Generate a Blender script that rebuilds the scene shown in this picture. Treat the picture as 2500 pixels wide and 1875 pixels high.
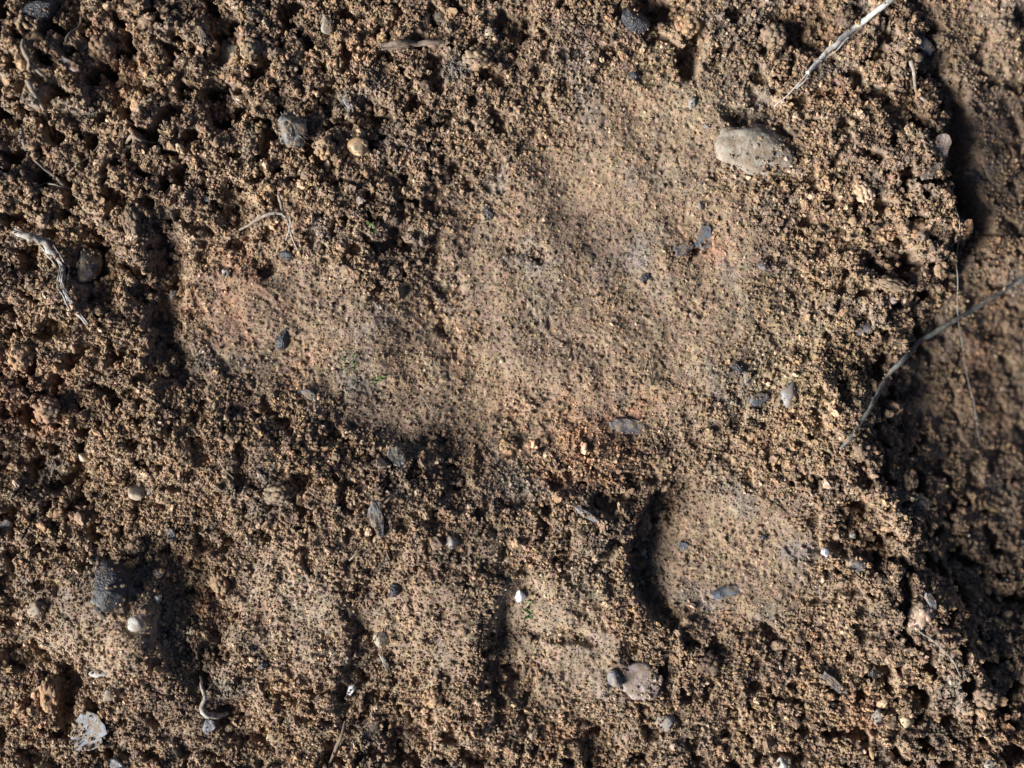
import bpy, bmesh, math, random
import numpy as np
from mathutils import Vector, Matrix, noise as mnoise

random.seed(7)
rng = np.random.default_rng(11)
for o in list(bpy.data.objects):
    bpy.data.objects.remove(o, do_unlink=True)
scene = bpy.context.scene
COL = scene.collection

# ------------------------------------------------------------------ camera
# Layout unit: one "u" = 0.064 mm; the patch of ground in view is 2500 x 1875 u
# (16 x 12 cm).  Image right = +X, image up = +Y.
S = 6.4e-5
CAM_H = 0.21
cam_d = bpy.data.cameras.new('camera')
cam = bpy.data.objects.new('camera', cam_d)
COL.objects.link(cam)
cam.location = (0, 0, CAM_H)
cam.rotation_euler = (0, 0, 0)
cam_d.sensor_width = 36.0
cam_d.lens = 36.0 * CAM_H / (2500 * S) * 1.006
cam_d.clip_start = 0.005
cam_d.clip_end = 200.0
cam_d.dof.use_dof = True
cam_d.dof.focus_distance = CAM_H - 0.0004
cam_d.dof.aperture_fstop = 5.0
scene.camera = cam

# ------------------------------------------------------------------ sky, sun, exposure
SUN_EL = math.radians(26)
SUN_AZ = math.radians(27)          # travel direction of the light, measured from +X towards +Y
world = bpy.data.worlds.new('World')
scene.world = world
world.use_nodes = True
wn = world.node_tree
wn.nodes.clear()
sky = wn.nodes.new('ShaderNodeTexSky')
sky.sky_type = 'NISHITA'
sky.sun_disc = False
sky.sun_elevation = SUN_EL
sky.sun_rotation = math.radians(270) - SUN_AZ
sky.air_density = 0.32
sky.dust_density = 0.4
bg = wn.nodes.new('ShaderNodeBackground')
bg.inputs['Strength'].default_value = 0.05
wo = wn.nodes.new('ShaderNodeOutputWorld')
wn.links.new(sky.outputs[0], bg.inputs['Color'])
wn.links.new(bg.outputs[0], wo.inputs['Surface'])

sun_d = bpy.data.lights.new('sun', 'SUN')
sun_d.energy = 5.0
sun_d.angle = math.radians(30)     # broad, soft source low on the left
sun_d.color = (1.0, 0.98, 0.955)
sun = bpy.data.objects.new('sun', sun_d)
COL.objects.link(sun)
travel = Vector((math.cos(SUN_EL) * math.cos(SUN_AZ), math.cos(SUN_EL) * math.sin(SUN_AZ), -math.sin(SUN_EL)))
sun.rotation_euler = travel.to_track_quat('-Z', 'Y').to_euler()
sun.location = -travel * 2

vs = scene.view_settings
vs.view_transform = 'Standard'
vs.look = 'None'
vs.exposure = 1.22
vs.gamma = 1.0
vs.use_curve_mapping = False

# ------------------------------------------------------------------ numpy noise
def _hash(ix, iy, seed):
    h = (ix.astype(np.int64) * 374761393 + iy.astype(np.int64) * 668265263 + seed * 1442695041) & 0xFFFFFFFF
    h = ((h ^ (h >> 13)) * 1274126177) & 0xFFFFFFFF
    h = ((h ^ (h >> 16)) * 2246822519) & 0xFFFFFFFF
    return ((h ^ (h >> 15)) & 0xFFFFFF) / float(0x1000000)

def vnoise(x, y, seed=0):
    ix = np.floor(x); iy = np.floor(y)
    fx = x - ix; fy = y - iy
    ux = fx * fx * fx * (fx * (fx * 6 - 15) + 10); uy = fy * fy * fy * (fy * (fy * 6 - 15) + 10)
    def g(ax, ay, dx, dy):
        a = _hash(ax, ay, seed) * 2 * math.pi
        return np.cos(a) * dx + np.sin(a) * dy
    n00 = g(ix, iy, fx, fy); n10 = g(ix + 1, iy, fx - 1, fy)
    n01 = g(ix, iy + 1, fx, fy - 1); n11 = g(ix + 1, iy + 1, fx - 1, fy - 1)
    return ((n00 * (1 - ux) + n10 * ux) * (1 - uy) + (n01 * (1 - ux) + n11 * ux) * uy) * 1.5

def fbm(x, y, L, octv=4, seed=0, gain=0.5):
    t = 0.0; a = 1.0
    for o in range(octv):
        t = t + a * vnoise(x / L + 17.3 * o, y / L - 9.1 * o, seed + o * 13)
        a *= gain; L *= 0.5
    return t

def granules(x, y, L, seed=0, rmin=0.45, rmax=0.85):
    """height of a bed of rounded lumps about L apart (unit: L)"""
    gx = x / L; gy = y / L
    ix = np.floor(gx); iy = np.floor(gy)
    out = np.zeros_like(gx)
    for dx in (-1, 0, 1):
        for dy in (-1, 0, 1):
            cx = ix + dx; cy = iy + dy
            px = cx + _hash(cx, cy, seed + 1); py = cy + _hash(cx, cy, seed + 2)
            r = rmin + (rmax - rmin) * _hash(cx, cy, seed + 3)
            q = 1 - ((gx - px) ** 2 + (gy - py) ** 2) / (r * r)
            out = np.maximum(out, r * np.sqrt(np.maximum(q, 0)) + 0.25 * (_hash(cx, cy, seed + 4) - 0.5) * (q > 0))
    return out

def sstep(a, b, t):
    t = np.clip((t - a) / (b - a), 0, 1)
    return t * t * (3 - 2 * t)

# ------------------------------------------------------------------ relief of the trodden soil (all in u)
def ell(X, Y, cx, cy, rx, ry, rot=0.0, edge=0.25, wob=0.0, seed=0, asym=0.0):
    c, s = math.cos(math.radians(rot)), math.sin(math.radians(rot))
    u = ((X - cx) * c + (Y - cy) * s) / rx
    v = (-(X - cx) * s + (Y - cy) * c) / ry
    d = np.sqrt(u * u + v * v)
    if wob:
        d = d + wob * fbm(X, Y, 120, 3, seed)
    if asym:      # crisp only on the side towards the light
        edge = edge + (asym - edge) * sstep(-.78, -.1, (u + .1 * v) / np.maximum(d, .05))
    return 1 - sstep(1 - edge, 1 + edge * .7, d), u, v

RIDGE_Y = [-400, 0, 150, 300, 420, 560, 640, 760, 900, 1050, 1200, 1400, 1600, 1900, 2300]
RIDGE_X = [2150, 2190, 2220, 2280, 2300, 2330, 2290, 2130, 2080, 2075, 2120, 2200, 2330, 2450, 2560]
RIDGE_D = [20, 24, 34, 46, 50, 54, 76, 108, 118, 108, 88, 70, 60, 44, 34]
RIDGE_W = [90, 90, 80, 60, 54, 60, 110, 210, 240, 220, 190, 170, 170, 170, 170]
CLEFT = [0, 4, 30, 84, 104, 96, 50, 6, 0, 0, 0, 0, 0, 0, 0]      # narrow black cleft behind the crest

PITS = [  # cx, cy, rx, ry, rot, depth, tilt, edge: heel pad, toes
    (1490, 690, 540, 520, 0, 44, 0.85, 0.24),
    (1600, 330, 330, 230, -20, 14, 0.5, 0.35),
    (660, 770, 300, 275, 10, 38, 0.9, 0.30),
    (1230, 1120, 150, 150, 10, 10, 0.9, 0.30),
    (1795, 1360, 262, 235, 0, 58, 0.95, 0.06),
    (1400, 1590, 210, 215, 0, 30, 0.95, 0.16),
    (700, 1540, 190, 180, 0, 6, 0.9, 0.20),
    (1000, 900, 430, 230, 18, 14, 0.15, 0.30),
    (1030, 1600, 160, 180, 0, 6, 0.9, 0.14),
]
HOLLOWS = [  # loose dark pockets: cx, cy, rx, ry, depth
    (90, 1130, 130, 90, 34), (410, 690, 45, 170, 34), (300, 190, 60, 100, 36), (545, 265, 48, 60, 40),
    (850, 1690, 38, 70, 18), (240, 650, 70, 100, 42), (1680, 130, 36, 62, 46), (1600, 30, 60, 50, 36),
    (2000, 50, 110, 60, 44), (2230, 260, 70, 60, 40), (480, 1520, 75, 160, 42), (440, 960, 60, 110, 20),
    (190, 55, 50, 45, 40), (700, 1040, 60, 50, 12), (985, 520, 30, 90, 14), (1120, 1150, 34, 90, 8),
    (175, 1680, 34, 80, 44), (2120, 1300, 70, 90, 44), (2100, 880, 90, 80, 34), (1830, 275, 70, 26, 36),
    (580, 500, 40, 40, 24), (640, 640, 40, 40, 5), (560, 60, 40, 60, 30), (60, 1600, 60, 40, 28),
    (1182, 1580, 22, 110, 6), (960, 420, 60, 45, 22), (720, 280, 50, 40, 20), (1640, 1640, 26, 60, 20),
    (830, 1120, 70, 60, 8), (1270, 60, 50, 70, 24), (2180, 650, 60, 40, 34), (1900, 1560, 60, 40, 10),
    (420, 420, 60, 40, 22), (150, 420, 70, 60, 24), (580, 1760, 60, 60, 24), (1010, 1800, 60, 60, 24),
    (1480, 1820, 50, 60, 24), (2280, 1700, 60, 60, 24), (40, 330, 50, 60, 26), (900, 260, 40, 50, 24),
    (1300, 620, 40, 18, 4), (1080, 800, 24, 24, 4), (1700, 620, 40, 22, 5), (1380, 1560, 60, 22, 18),
]
MOUNDS = [  # cx, cy, rx, ry, height
    (320, 1550, 150, 150, 34), (230, 1440, 120, 100, 16), (930, 640, 90, 190, 8), (1480, 1280, 70, 120, 16),
    (470, 1150, 120, 120, 14), (1830, 360, 110, 70, 20), (2180, 420, 90, 110, 22), (2050, 330, 70, 60, 16),
    (1150, 1330, 90, 80, 12), (120, 790, 90, 120, 16), (560, 400, 120, 80, 16), (2040, 1000, 60, 160, 10),
    (800, 470, 90, 90, 10), (1050, 1420, 90, 110, 14), (330, 540, 60, 90, 16), (100, 250, 90, 110, 14),
    (2240, 1230, 70, 150, 18), (2150, 1550, 90, 70, 18), (1000, 60, 120, 70, 12), (720, 1330, 120, 60, 14),
    (1650, 1560, 60, 90, 14), (1430, 1090, 110, 70, 14),
]

SWELLS = [  # long gentle swells in the trodden floor: cx, cy, rx, ry, rot, height
    (1010, 470, 60, 300, -22, 16), (1330, 560, 70, 260, -20, 16), (1620, 640, 80, 220, -15, 14),
    (1470, 1120, 110, 60, 20, 20), (820, 760, 70, 170, -15, 12), (600, 690, 50, 120, -10, 10),
    (1180, 330, 90, 120, -30, 14), (1500, 330, 80, 150, -20, 12), (1290, 830, 70, 120, -20, 12), (1760, 900, 70, 150, 0, 12),
    (400, 1560, 220, 150, 0, 52), (1330, 1480, 90, 70, 10, 16), (690, 1460, 70, 80, 0, 12), (1620, 1330, 40, 130, 0, -10), (1860, 560, 70, 160, 0, 12),
]
SOFT = [  # fine, half trodden soil: cx, cy, rx, ry, how fine
    (1300, 1000, 360, 190, .85), (850, 900, 300, 200, .85), (1830, 800, 240, 340, .75), (1330, 1480, 280, 130, .9), (690, 1520, 260, 220, .8), (1040, 1520, 230, 220, .78),
    (1740, 1120, 280, 120, .6), (250, 1510, 270, 180, .8), (560, 1760, 400, 130, .5), (1500, 1780, 500, 110, .45), (1500, 250, 420, 190, .6), (1100, 1330, 420, 150, .45), (1900, 1500, 300, 200, .45),
    (560, 560, 260, 140, .45), (1300, 1720, 420, 170, .4), (480, 1180, 260, 130, .25),
]
CREST = [(250, 960), (420, 1040), (600, 1110), (840, 1200), (1100, 1285), (1300, 1300), (1440, 1240), (1500, 1180)]
CREST_H = [0, 30, 48, 56, 54, 46, 26, 0]
HUMPS = [(520, 862, 1560, 200, 26), (878, 1200, 1570, 190, 24), (1215, 1560, 1540, 170, 14)]
def macro(X, Y):
    wx = X + 26 * fbm(X, Y, 170, 3, 91); wy = Y + 26 * fbm(X, Y, 170, 3, 47)
    H = np.zeros_like(X)
    smooth = np.zeros_like(X)
    for i, (cx, cy, rx, ry, rot, D, tilt, edge) in enumerate(PITS):
        m, u, v = ell(X + .3 * (wx - X) if i == 4 else wx, Y + .3 * (wy - Y) if i == 4 else wy, cx, cy, rx, ry, rot, edge, asym=.6)
        H -= D * m * (1 - tilt * np.clip((u + 0.78) / 1.75, 0, 1) ** (.45 if i == 4 else .8)) * ((1 - .62 * sstep(-.05, .55, v)) * (1 - .4 * sstep(.35, .9, -v)) if i == 0 else 1.0)
        smooth = np.maximum(smooth, (1 - sstep((.55, .5, .40, .6, .55, .35, .4, .5, .4)[i], 1.06, np.sqrt(u * u + v * v))) * (1.0 if i not in (3, 6, 8) else 0.7))
    for cx, cy, rx, ry, k in SOFT:
        u = (wx - cx) / rx; v = (wy - cy) / ry
        smooth = np.maximum(smooth, k * (1 - sstep(.35, 1.1, np.sqrt(u * u + v * v))))
    for cx, cy, rx, ry, D in HOLLOWS:
        m, u, v = ell(wx, wy, cx, cy, rx, ry, 0, 0.45)
        H -= D * m
        smooth *= 1 - 0.6 * m
    for cx, cy, rx, ry, D in MOUNDS:
        u = (wx - cx) / rx; v = (wy - cy) / ry
        H += D * np.exp(-(u * u + v * v))
    for cx, cy, rx, ry, rot, D in [(a_, b_, c_, d_, e_, f_ * (.6 if f_ < 30 else 1)) for a_, b_, c_, d_, e_, f_ in SWELLS]:
        c, q = math.cos(math.radians(rot)), math.sin(math.radians(rot))
        u = ((X - cx) * c + (Y - cy) * q) / rx; v = (-(X - cx) * q + (Y - cy) * c) / ry
        H += D * np.exp(-(u * u + v * v))
    H += 66 * np.exp(-((X - 40) / 640.0) ** 2 - ((Y - 40) / 560.0) ** 2)  # broad rise added at upper left so its far slope catches less light
    # soil pushed up below the print: steep and shaded towards the print, long and lit towards the lower left
    best = np.full(X.shape, 1e9); sd = np.zeros_like(X); al = np.zeros_like(X)
    for k in range(len(CREST) - 1):
        (ax_, ay_), (bx_, by_) = CREST[k], CREST[k + 1]
        dx, dy = bx_ - ax_, by_ - ay_; ll = dx * dx + dy * dy
        t = np.clip(((wx - ax_) * dx + (wy - ay_) * dy) / ll, 0, 1)
        d = np.hypot(wx - ax_ - t * dx, wy - ay_ - t * dy)
        sg = np.where(dx * (wy - ay_) - dy * (wx - ax_) > 0, 1.0, -1.0)
        up = d < best
        best = np.where(up, d, best); sd = np.where(up, d * sg, sd); al = np.where(up, k + t, al)
    hh = np.interp(al, range(len(CREST)), CREST_H)
    H += hh * np.where(sd > 0, 1 - sstep(0, 380, sd), 1 - sstep(0, 290, -sd))
    # humps between the lower toes, each ending in a short drop
    for x0, x1, yc, yr, h in HUMPS:
        t = (wx + .12 * (Y - yc) - x0) / (x1 - x0)
        H += h * sstep(0, .92, t) * (1 - sstep(.93, 1.06, t)) * np.exp(-((Y - yc) / yr) ** 4)
    # the bank on the right that falls away from the light
    xc = np.interp(Y, RIDGE_Y, RIDGE_X); dd = np.interp(Y, RIDGE_Y, RIDGE_D); ww = np.interp(Y, RIDGE_Y, RIDGE_W)
    t = wx - xc
    H += 24 * np.exp(-(t / 150.0) ** 2) * np.clip(dd / 60, 0, 1)
    H -= dd * sstep(0, 1, t / ww)
    H -= np.interp(Y, RIDGE_Y, CLEFT) * np.exp(-((t - 66) / 34.0) ** 2)
    H -= 0.30 * np.clip(t - ww, 0, 700) * np.clip((dd - 20) / 20, 0, 1)
    bank = sstep(0, 1, (t - ww * 0.6) / 60) * (1 - sstep(1050, 1350, Y - .9 * (X - 2350)))
    smooth = np.maximum(smooth, 0.8 * bank)
    return H, smooth

def clods(X, Y):
    """loose crumbly relief of untrodden soil"""
    qx = X + 14 * fbm(X, Y, 34, 3, 5); qy = Y + 14 * fbm(X, Y, 34, 3, 6)
    a = fbm(X, Y, 210, 4, 21) * 20
    g1 = granules(qx, qy, 66, 31) * 66 * 0.36
    g2 = granules(qx, qy, 30, 41) * 30 * 0.52
    g3 = granules(X + 3 * vnoise(X / 9, Y / 9, 7), Y, 12, 51) * 12 * 0.6
    sel = sstep(-0.15, 0.30, fbm(X, Y, 95, 2, 61))
    vo = sstep(0.12, 0.42, fbm(X, Y, 52, 3, 63))
    return a + g1 * (0.35 + 0.75 * sel) + g2 * 0.9 + g3 - 58 * vo - 36

def pressed(X, Y):
    """trodden, compact soil with fine grain"""
    return fbm(X, Y, 190, 5, 71) * 11 + granules(X + 4 * fbm(X, Y, 20, 2, 83), Y, 9.0, 81) * (1.4 + 3.0 * sstep(-.25, .35, fbm(X, Y, 60, 3, 84))) + granules(X, Y, 26, 85) * 2.2 * sstep(-.1, .3, fbm(X, Y, 70, 2, 88)) \
        - 5 * sstep(0.25, 0.70, fbm(X, Y, 19, 3, 89)) * sstep(0.0, 0.3, fbm(X, Y, 160, 2, 90)) - 14

def relief(X, Y):
    H, smooth = macro(X, Y)
    sm = np.clip(smooth + 0.22 * fbm(X, Y, 80, 3, 101) * (smooth > 0.02) * (smooth < 0.98), 0, 1)
    # clods are big at the edges of the patch, small around the print
    wild = np.clip(np.exp(-((X - 100) / 620.0) ** 2 - ((Y - 150) / 480.0) ** 2) + sstep(2020, 2300, X) + .45 * sstep(420, 120, X) * sstep(500, 900, Y) * sstep(1500, 1250, Y) + .2 * sstep(1650, 1850, Y), 0, 1)
    amp = .42 + .58 * wild + .35 * np.exp(-((X - 250) / 520.0) ** 2 - ((Y - 100) / 400.0) ** 2)
    return H + (1 - sm) * ((clods(X, Y) + 14) * amp - 14) + sm * pressed(X, Y), sm

STEP = 3.0
fx = np.arange(-320, 2820 + STEP, STEP); fy = np.arange(-300, 2175 + STEP, STEP)
def tails(a):
    d = STEP; lo = [a[0]]; hi = [a[-1]]
    for _ in range(44):
        d *= 1.22
        lo.append(lo[-1] - d); hi.append(hi[-1] + d)
    return np.concatenate([np.array(lo[:0:-1]), a, np.array(hi[1:])])
ax = tails(fx); ay = tails(fy)
GX, GY = np.meshgrid(ax, ay)
GH, GS = relief(GX, GY)
# far soil: fade the fine relief where the sheet is too coarse to carry it
far = sstep(0, 1200, np.maximum(np.maximum(-320 - GX, GX - 2820), np.maximum(-300 - GY, GY - 2175)))
GH = GH * (1 - far) + far * (fbm(GX, GY, 2600, 4, 5) * 120 - 20)

def blur(a, k):
    p = np.pad(a, k, mode='edge')
    c = np.cumsum(np.cumsum(p, 0), 1); c = np.pad(c, ((1, 0), (1, 0)))
    n = 2 * k + 1
    return (c[n:, n:] - c[:-n, n:] - c[n:, :-n] + c[:-n, :-n]) / (n * n)
GB = blur(GH, 5)

def sample(A, x, y):
    x = np.asarray(x, float); y = np.asarray(y, float)
    ix = np.clip(np.searchsorted(ax, x) - 1, 0, len(ax) - 2); iy = np.clip(np.searchsorted(ay, y) - 1, 0, len(ay) - 2)
    tx = (x - ax[ix]) / (ax[ix + 1] - ax[ix]); ty = (y - ay[iy]) / (ay[iy + 1] - ay[iy])
    return (A[iy, ix] * (1 - tx) + A[iy, ix + 1] * tx) * (1 - ty) + (A[iy + 1, ix] * (1 - tx) + A[iy + 1, ix + 1] * tx) * ty
def top(x, y):        # surface level a thing lies on (u)
    return float(sample(GB, x, y)) + 9 * (1 - float(sample(GS, x, y)))

def W(x, y, z=0.0):   # layout -> metres
    return ((x - 1250) * S, (937.5 - y) * S, z * S)

# ------------------------------------------------------------------ materials
def soil_nodes(m, inst):
    m.use_nodes = True
    nt = m.node_tree; N = nt.nodes; L = nt.links
    bs = N['Principled BSDF']
    bs.inputs['Roughness'].default_value = 0.9
    bs.inputs['Specular IOR Level'].default_value = 0.25
    geo = N.new('ShaderNodeNewGeometry')
    def noise(scale, detail=3, off=0):
        n = N.new('ShaderNodeTexNoise'); n.inputs['Scale'].default_value = scale; n.inputs['Detail'].default_value = detail
        mp = N.new('ShaderNodeMapping'); mp.inputs['Location'].default_value = (off, off * 1.7, off * .3)
        L.new(geo.outputs['Position'], mp.inputs[0]); L.new(mp.outputs[0], n.inputs['Vector'])
        return n
    def ramp(src, stops):
        r = N.new('ShaderNodeValToRGB')
        while len(r.color_ramp.elements) < len(stops):
            r.color_ramp.elements.new(0.5)
        for e, (p, c) in zip(r.color_ramp.elements, stops):
            e.position = p; e.color = (*c, 1)
        L.new(src, r.inputs[0]); return r
    def mix(kind, fac, a, b):
        x = N.new('ShaderNodeMix'); x.data_type = 'RGBA'; x.blend_type = kind
        if isinstance(fac, float): x.inputs[0].default_value = fac
        else: L.new(fac, x.inputs[0])
        for s, v in ((x.inputs[6], a), (x.inputs[7], b)):
            if isinstance(v, tuple): s.default_value = (*v, 1)
            else: L.new(v, s)
        return x.outputs[2]
    # broad patches: ochre, orange clay, greyish humus
    big = ramp(noise(70, 4).outputs[0], [(0.28, (.154, .115, .090)), (0.46, (.224, .164, .116)), (0.60, (.252, .182, .124)), (0.74, (.270, .164, .108))])
    grey = ramp(noise(120, 4, 3.1).outputs[0], [(0.54, (0, 0, 0)), (0.78, (1, 1, 1))])
    c = mix('MIX', grey.outputs[0], big.outputs[0], (.165, .150, .136))
    nz = noise(260, 5, .4)
    wv = N.new('ShaderNodeVectorMath'); wv.operation = 'MULTIPLY_ADD'; wv.inputs[1].default_value = (.022, .022, 0); wv.inputs[2].default_value = (-.011, -.011, 0)
    L.new(nz.outputs['Color'], wv.inputs[0])
    ad = N.new('ShaderNodeVectorMath'); ad.operation = 'ADD'; L.new(geo.outputs['Position'], ad.inputs[0]); L.new(wv.outputs[0], ad.inputs[1])
    for (px, py, pr, col) in ((1430, 1075, 190, (.300, .165, .100)), (560, 740, 170, (.240, .135, .088)), (2290, 1060, 170, (.215, .125, .072)), (90, 980, 150, (.270, .150, .090)),
                             (2450, 620, 170, (.220, .130, .070)), (300, 1570, 260, (.270, .205, .145)), (700, 1480, 230, (.255, .205, .160)), (1330, 1490, 260, (.270, .210, .150)),  # pale patches along the bottom: paler soil plus painted-in light
                             (1950, 900, 300, (.255, .195, .120)), (1700, 250, 260, (.250, .192, .128))):
        vm = N.new('ShaderNodeVectorMath'); vm.operation = 'DISTANCE'; vm.inputs[1].default_value = W(px, py)
        L.new(ad.outputs[0], vm.inputs[0])
        mp = N.new('ShaderNodeMapRange'); mp.interpolation_type = 'SMOOTHSTEP'
        mp.inputs['From Min'].default_value = pr * S; mp.inputs['From Max'].default_value = 0.0; mp.inputs['To Max'].default_value = .62
        L.new(vm.outputs['Value'], mp.inputs['Value'])
        c = mix('MIX', mp.outputs[0], c, col)
    fine = ramp(noise(1500, 3, 1.3).outputs[0], [(0.32, (.55, .52, .50)), (0.5, (1, 1, 1)), (0.70, (1.30, 1.25, 1.2))])
    c = mix('MULTIPLY', 0.8, c, fine.outputs[0])
    mot = noise(800, 3, 2.2)
    mr = N.new('ShaderNodeVectorMath'); mr.operation = 'MULTIPLY_ADD'
    mr.inputs[1].default_value = (.34, .34, .46); mr.inputs[2].default_value = (.84, .835, .75)
    L.new(mot.outputs['Color'], mr.inputs[0])
    c = mix('MULTIPLY', 1.0, c, mr.outputs[0])
    if inst:
        oi = N.new('ShaderNodeObjectInfo')
        per = ramp(oi.outputs['Random'], [(0.0, (.42, .40, .42)), (0.12, (.74, .72, .70)), (0.4, (.98, .96, .93)), (0.7, (1.15, 1.02, .86)), (0.90, (1.36, 1.25, 1.08)), (0.975, (1.9, 1.9, 1.85))])
        c = mix('MULTIPLY', 1.0, c, per.outputs[0])
        gl = ramp(oi.outputs['Random'], [(0.955, (.88,) * 3), (0.97, (.32,) * 3)])
        L.new(gl.outputs[0], bs.inputs['Roughness'])
    L.new(c, bs.inputs['Base Color'])
    bp = N.new('ShaderNodeBump'); bp.inputs['Strength'].default_value = 0.5; bp.inputs['Distance'].default_value = 0.00012
    L.new(noise(5200, 2, .7).outputs[0], bp.inputs['Height']); L.new(bp.outputs[0], bs.inputs['Normal'])
    return m
M_SOIL = soil_nodes(bpy.data.materials.new('soil'), False)
M_CRUMB = soil_nodes(bpy.data.materials.new('soil_crumb'), True)

def stone_mat(name, c1, c2, scale=900, rough=0.6, bump=0.4, spec=0.4, dist=0.0001, c3=None, trans=0.0, dirt=.45):
    m = bpy.data.materials.new(name); m.use_nodes = True
    nt = m.node_tree; N = nt.nodes; L = nt.links; bs = N['Principled BSDF']
    bs.inputs['Roughness'].default_value = rough; bs.inputs['Specular IOR Level'].default_value = spec
    if trans:
        bs.inputs['Subsurface Weight'].default_value = trans
        bs.inputs['Subsurface Radius'].default_value = (.0006, .0005, .0004)
        bs.inputs['Subsurface Scale'].default_value = 1.0
    tc = N.new('ShaderNodeNewGeometry')
    n = N.new('ShaderNodeTexNoise'); n.inputs['Scale'].default_value = scale; n.inputs['Detail'].default_value = 5
    L.new(tc.outputs['Position'], n.inputs['Vector'])
    r = N.new('ShaderNodeValToRGB'); r.color_ramp.elements[0].position = .36; r.color_ramp.elements[0].color = (*c1, 1)
    r.color_ramp.elements[1].position = .66; r.color_ramp.elements[1].color = (*c2, 1)
    if c3:
        e = r.color_ramp.elements.new(.74); e.color = (*c3, 1)
    L.new(n.outputs[0], r.inputs[0])
    nd = N.new('ShaderNodeTexNoise'); nd.inputs['Scale'].default_value = 620; nd.inputs['Detail'].default_value = 6; nd.inputs['Roughness'].default_value = .7
    md = N.new('ShaderNodeMapping'); md.inputs['Location'].default_value = (.37, .11, .93)
    L.new(tc.outputs['Position'], md.inputs[0]); L.new(md.outputs[0], nd.inputs['Vector'])
    rd = N.new('ShaderNodeValToRGB'); rd.color_ramp.elements[0].position = .60 - .25 * dirt; rd.color_ramp.elements[1].position = .72 - .25 * dirt
    L.new(nd.outputs[0], rd.inputs[0])
    mx = N.new('ShaderNodeMix'); mx.data_type = 'RGBA'
    L.new(rd.outputs[0], mx.inputs[0]); L.new(r.outputs[0], mx.inputs[6]); mx.inputs[7].default_value = (.19, .145, .10, 1)
    L.new(mx.outputs[2], bs.inputs['Base Color'])
    n2 = N.new('ShaderNodeTexNoise'); n2.inputs['Scale'].default_value = scale * 3; n2.inputs['Detail'].default_value = 3
    L.new(tc.outputs['Position'], n2.inputs['Vector'])
    bp = N.new('ShaderNodeBump'); bp.inputs['Strength'].default_value = bump; bp.inputs['Distance'].default_value = dist
    L.new(n2.outputs[0], bp.inputs['Height']); L.new(bp.outputs[0], bs.inputs['Normal'])
    return m
MAT = dict(
    cream=stone_mat('cream_quartz', (0.272, 0.216, 0.144), (0.400, 0.336, 0.248), 700, .6, .6, dirt=.6),
    white=stone_mat('white_quartz', (0.26, 0.245, 0.21), (0.40, 0.385, 0.35), 900, .65, .7, dirt=.45),
    bright=stone_mat('bright_crystal', (.62, .63, .64), (.86, .86, .86), 1500, .3, .8, dirt=.1),
    orange=stone_mat('orange_stone', (0.288, 0.168, 0.080), (0.400, 0.296, 0.184), 600, .55, .6, c3=(0.208, 0.080, 0.040), dirt=.4),
    tan=stone_mat('tan_stone', (0.216, 0.160, 0.108), (0.304, 0.240, 0.168), 800, .7, .8, dirt=.6),
    yellow=stone_mat('yellow_quartz', (0.288, 0.224, 0.120), (0.384, 0.312, 0.192), 700, .45, .6),
    grey=stone_mat('grey_stone', (0.144, 0.136, 0.128), (0.264, 0.256, 0.240), 800, .7, .7),
    palegrey=stone_mat('pale_grey_stone', (0.216, 0.192, 0.152), (0.288, 0.256, 0.208), 420, .85, 1.0, dist=.0002, c3=(0.152, 0.172, 0.168), dirt=.62),
    pink=stone_mat('pinkish_shell', (0.240, 0.180, 0.160), (0.336, 0.272, 0.248), 900, .8, .8, dirt=.6),
    blue=stone_mat('blue_grey_slate', (0.056, 0.064, 0.080), (0.136, 0.156, 0.184), 900, .6, .6, dirt=.6),
    bluepale=stone_mat('pale_blue_flake', (0.150, 0.158, 0.172), (0.27, 0.283, 0.305), 1200, .7, .9, dirt=.6),
    char=stone_mat('charcoal', (0.008, 0.008, 0.010), (0.029, 0.030, 0.037), 1100, .45, 1.0, .5, .0003, c3=(0.070, 0.071, 0.085), dirt=.05),
    bark=stone_mat('weathered_bark', (0.072, 0.064, 0.064), (0.184, 0.172, 0.168), 1500, .75, 1.0, dist=.0002, dirt=.6),
    mould=stone_mat('mouldy_grey', (0.048, 0.048, 0.050), (0.216, 0.212, 0.204), 700, .85, 1.0, dist=.0003, dirt=.6),
    root=stone_mat('pale_root', (0.176, 0.148, 0.124), (0.296, 0.264, 0.232), 1500, .9, .8, dirt=.6),
    rootwhite=stone_mat('white_root', (0.24, 0.225, 0.20), (0.40, 0.39, 0.37), 1300, .9, 1.0, dirt=.6),
    rootbrown=stone_mat('brown_root', (0.080, 0.056, 0.040), (0.168, 0.124, 0.096), 1500, .85, .8, dirt=.4),
    straw=stone_mat('straw', (0.27, 0.26, 0.23), (0.48, 0.47, 0.44), 1800, .7, .8, dirt=.25),
    strawdark=stone_mat('weathered_straw', (0.045, 0.045, 0.043), (0.12, 0.12, 0.11), 900, .6, .8, c3=(0.300, 0.308, 0.296), dirt=.3),
    hair=stone_mat('fine_hair', (0.024, 0.020, 0.016), (0.056, 0.048, 0.040), 900, .4, 0),
    hairpale=stone_mat('pale_fibre', (0.160, 0.156, 0.144), (0.240, 0.232, 0.216), 900, .4, 0),
    moss=stone_mat('moss', (0.044, 0.068, 0.016), (0.104, 0.144, 0.040), 1500, .7, dirt=.3),
    seed=stone_mat('dark_seed', (0.048, 0.045, 0.048), (0.112, 0.104, 0.112), 900, .7, .8, dirt=.6),
)

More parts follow.
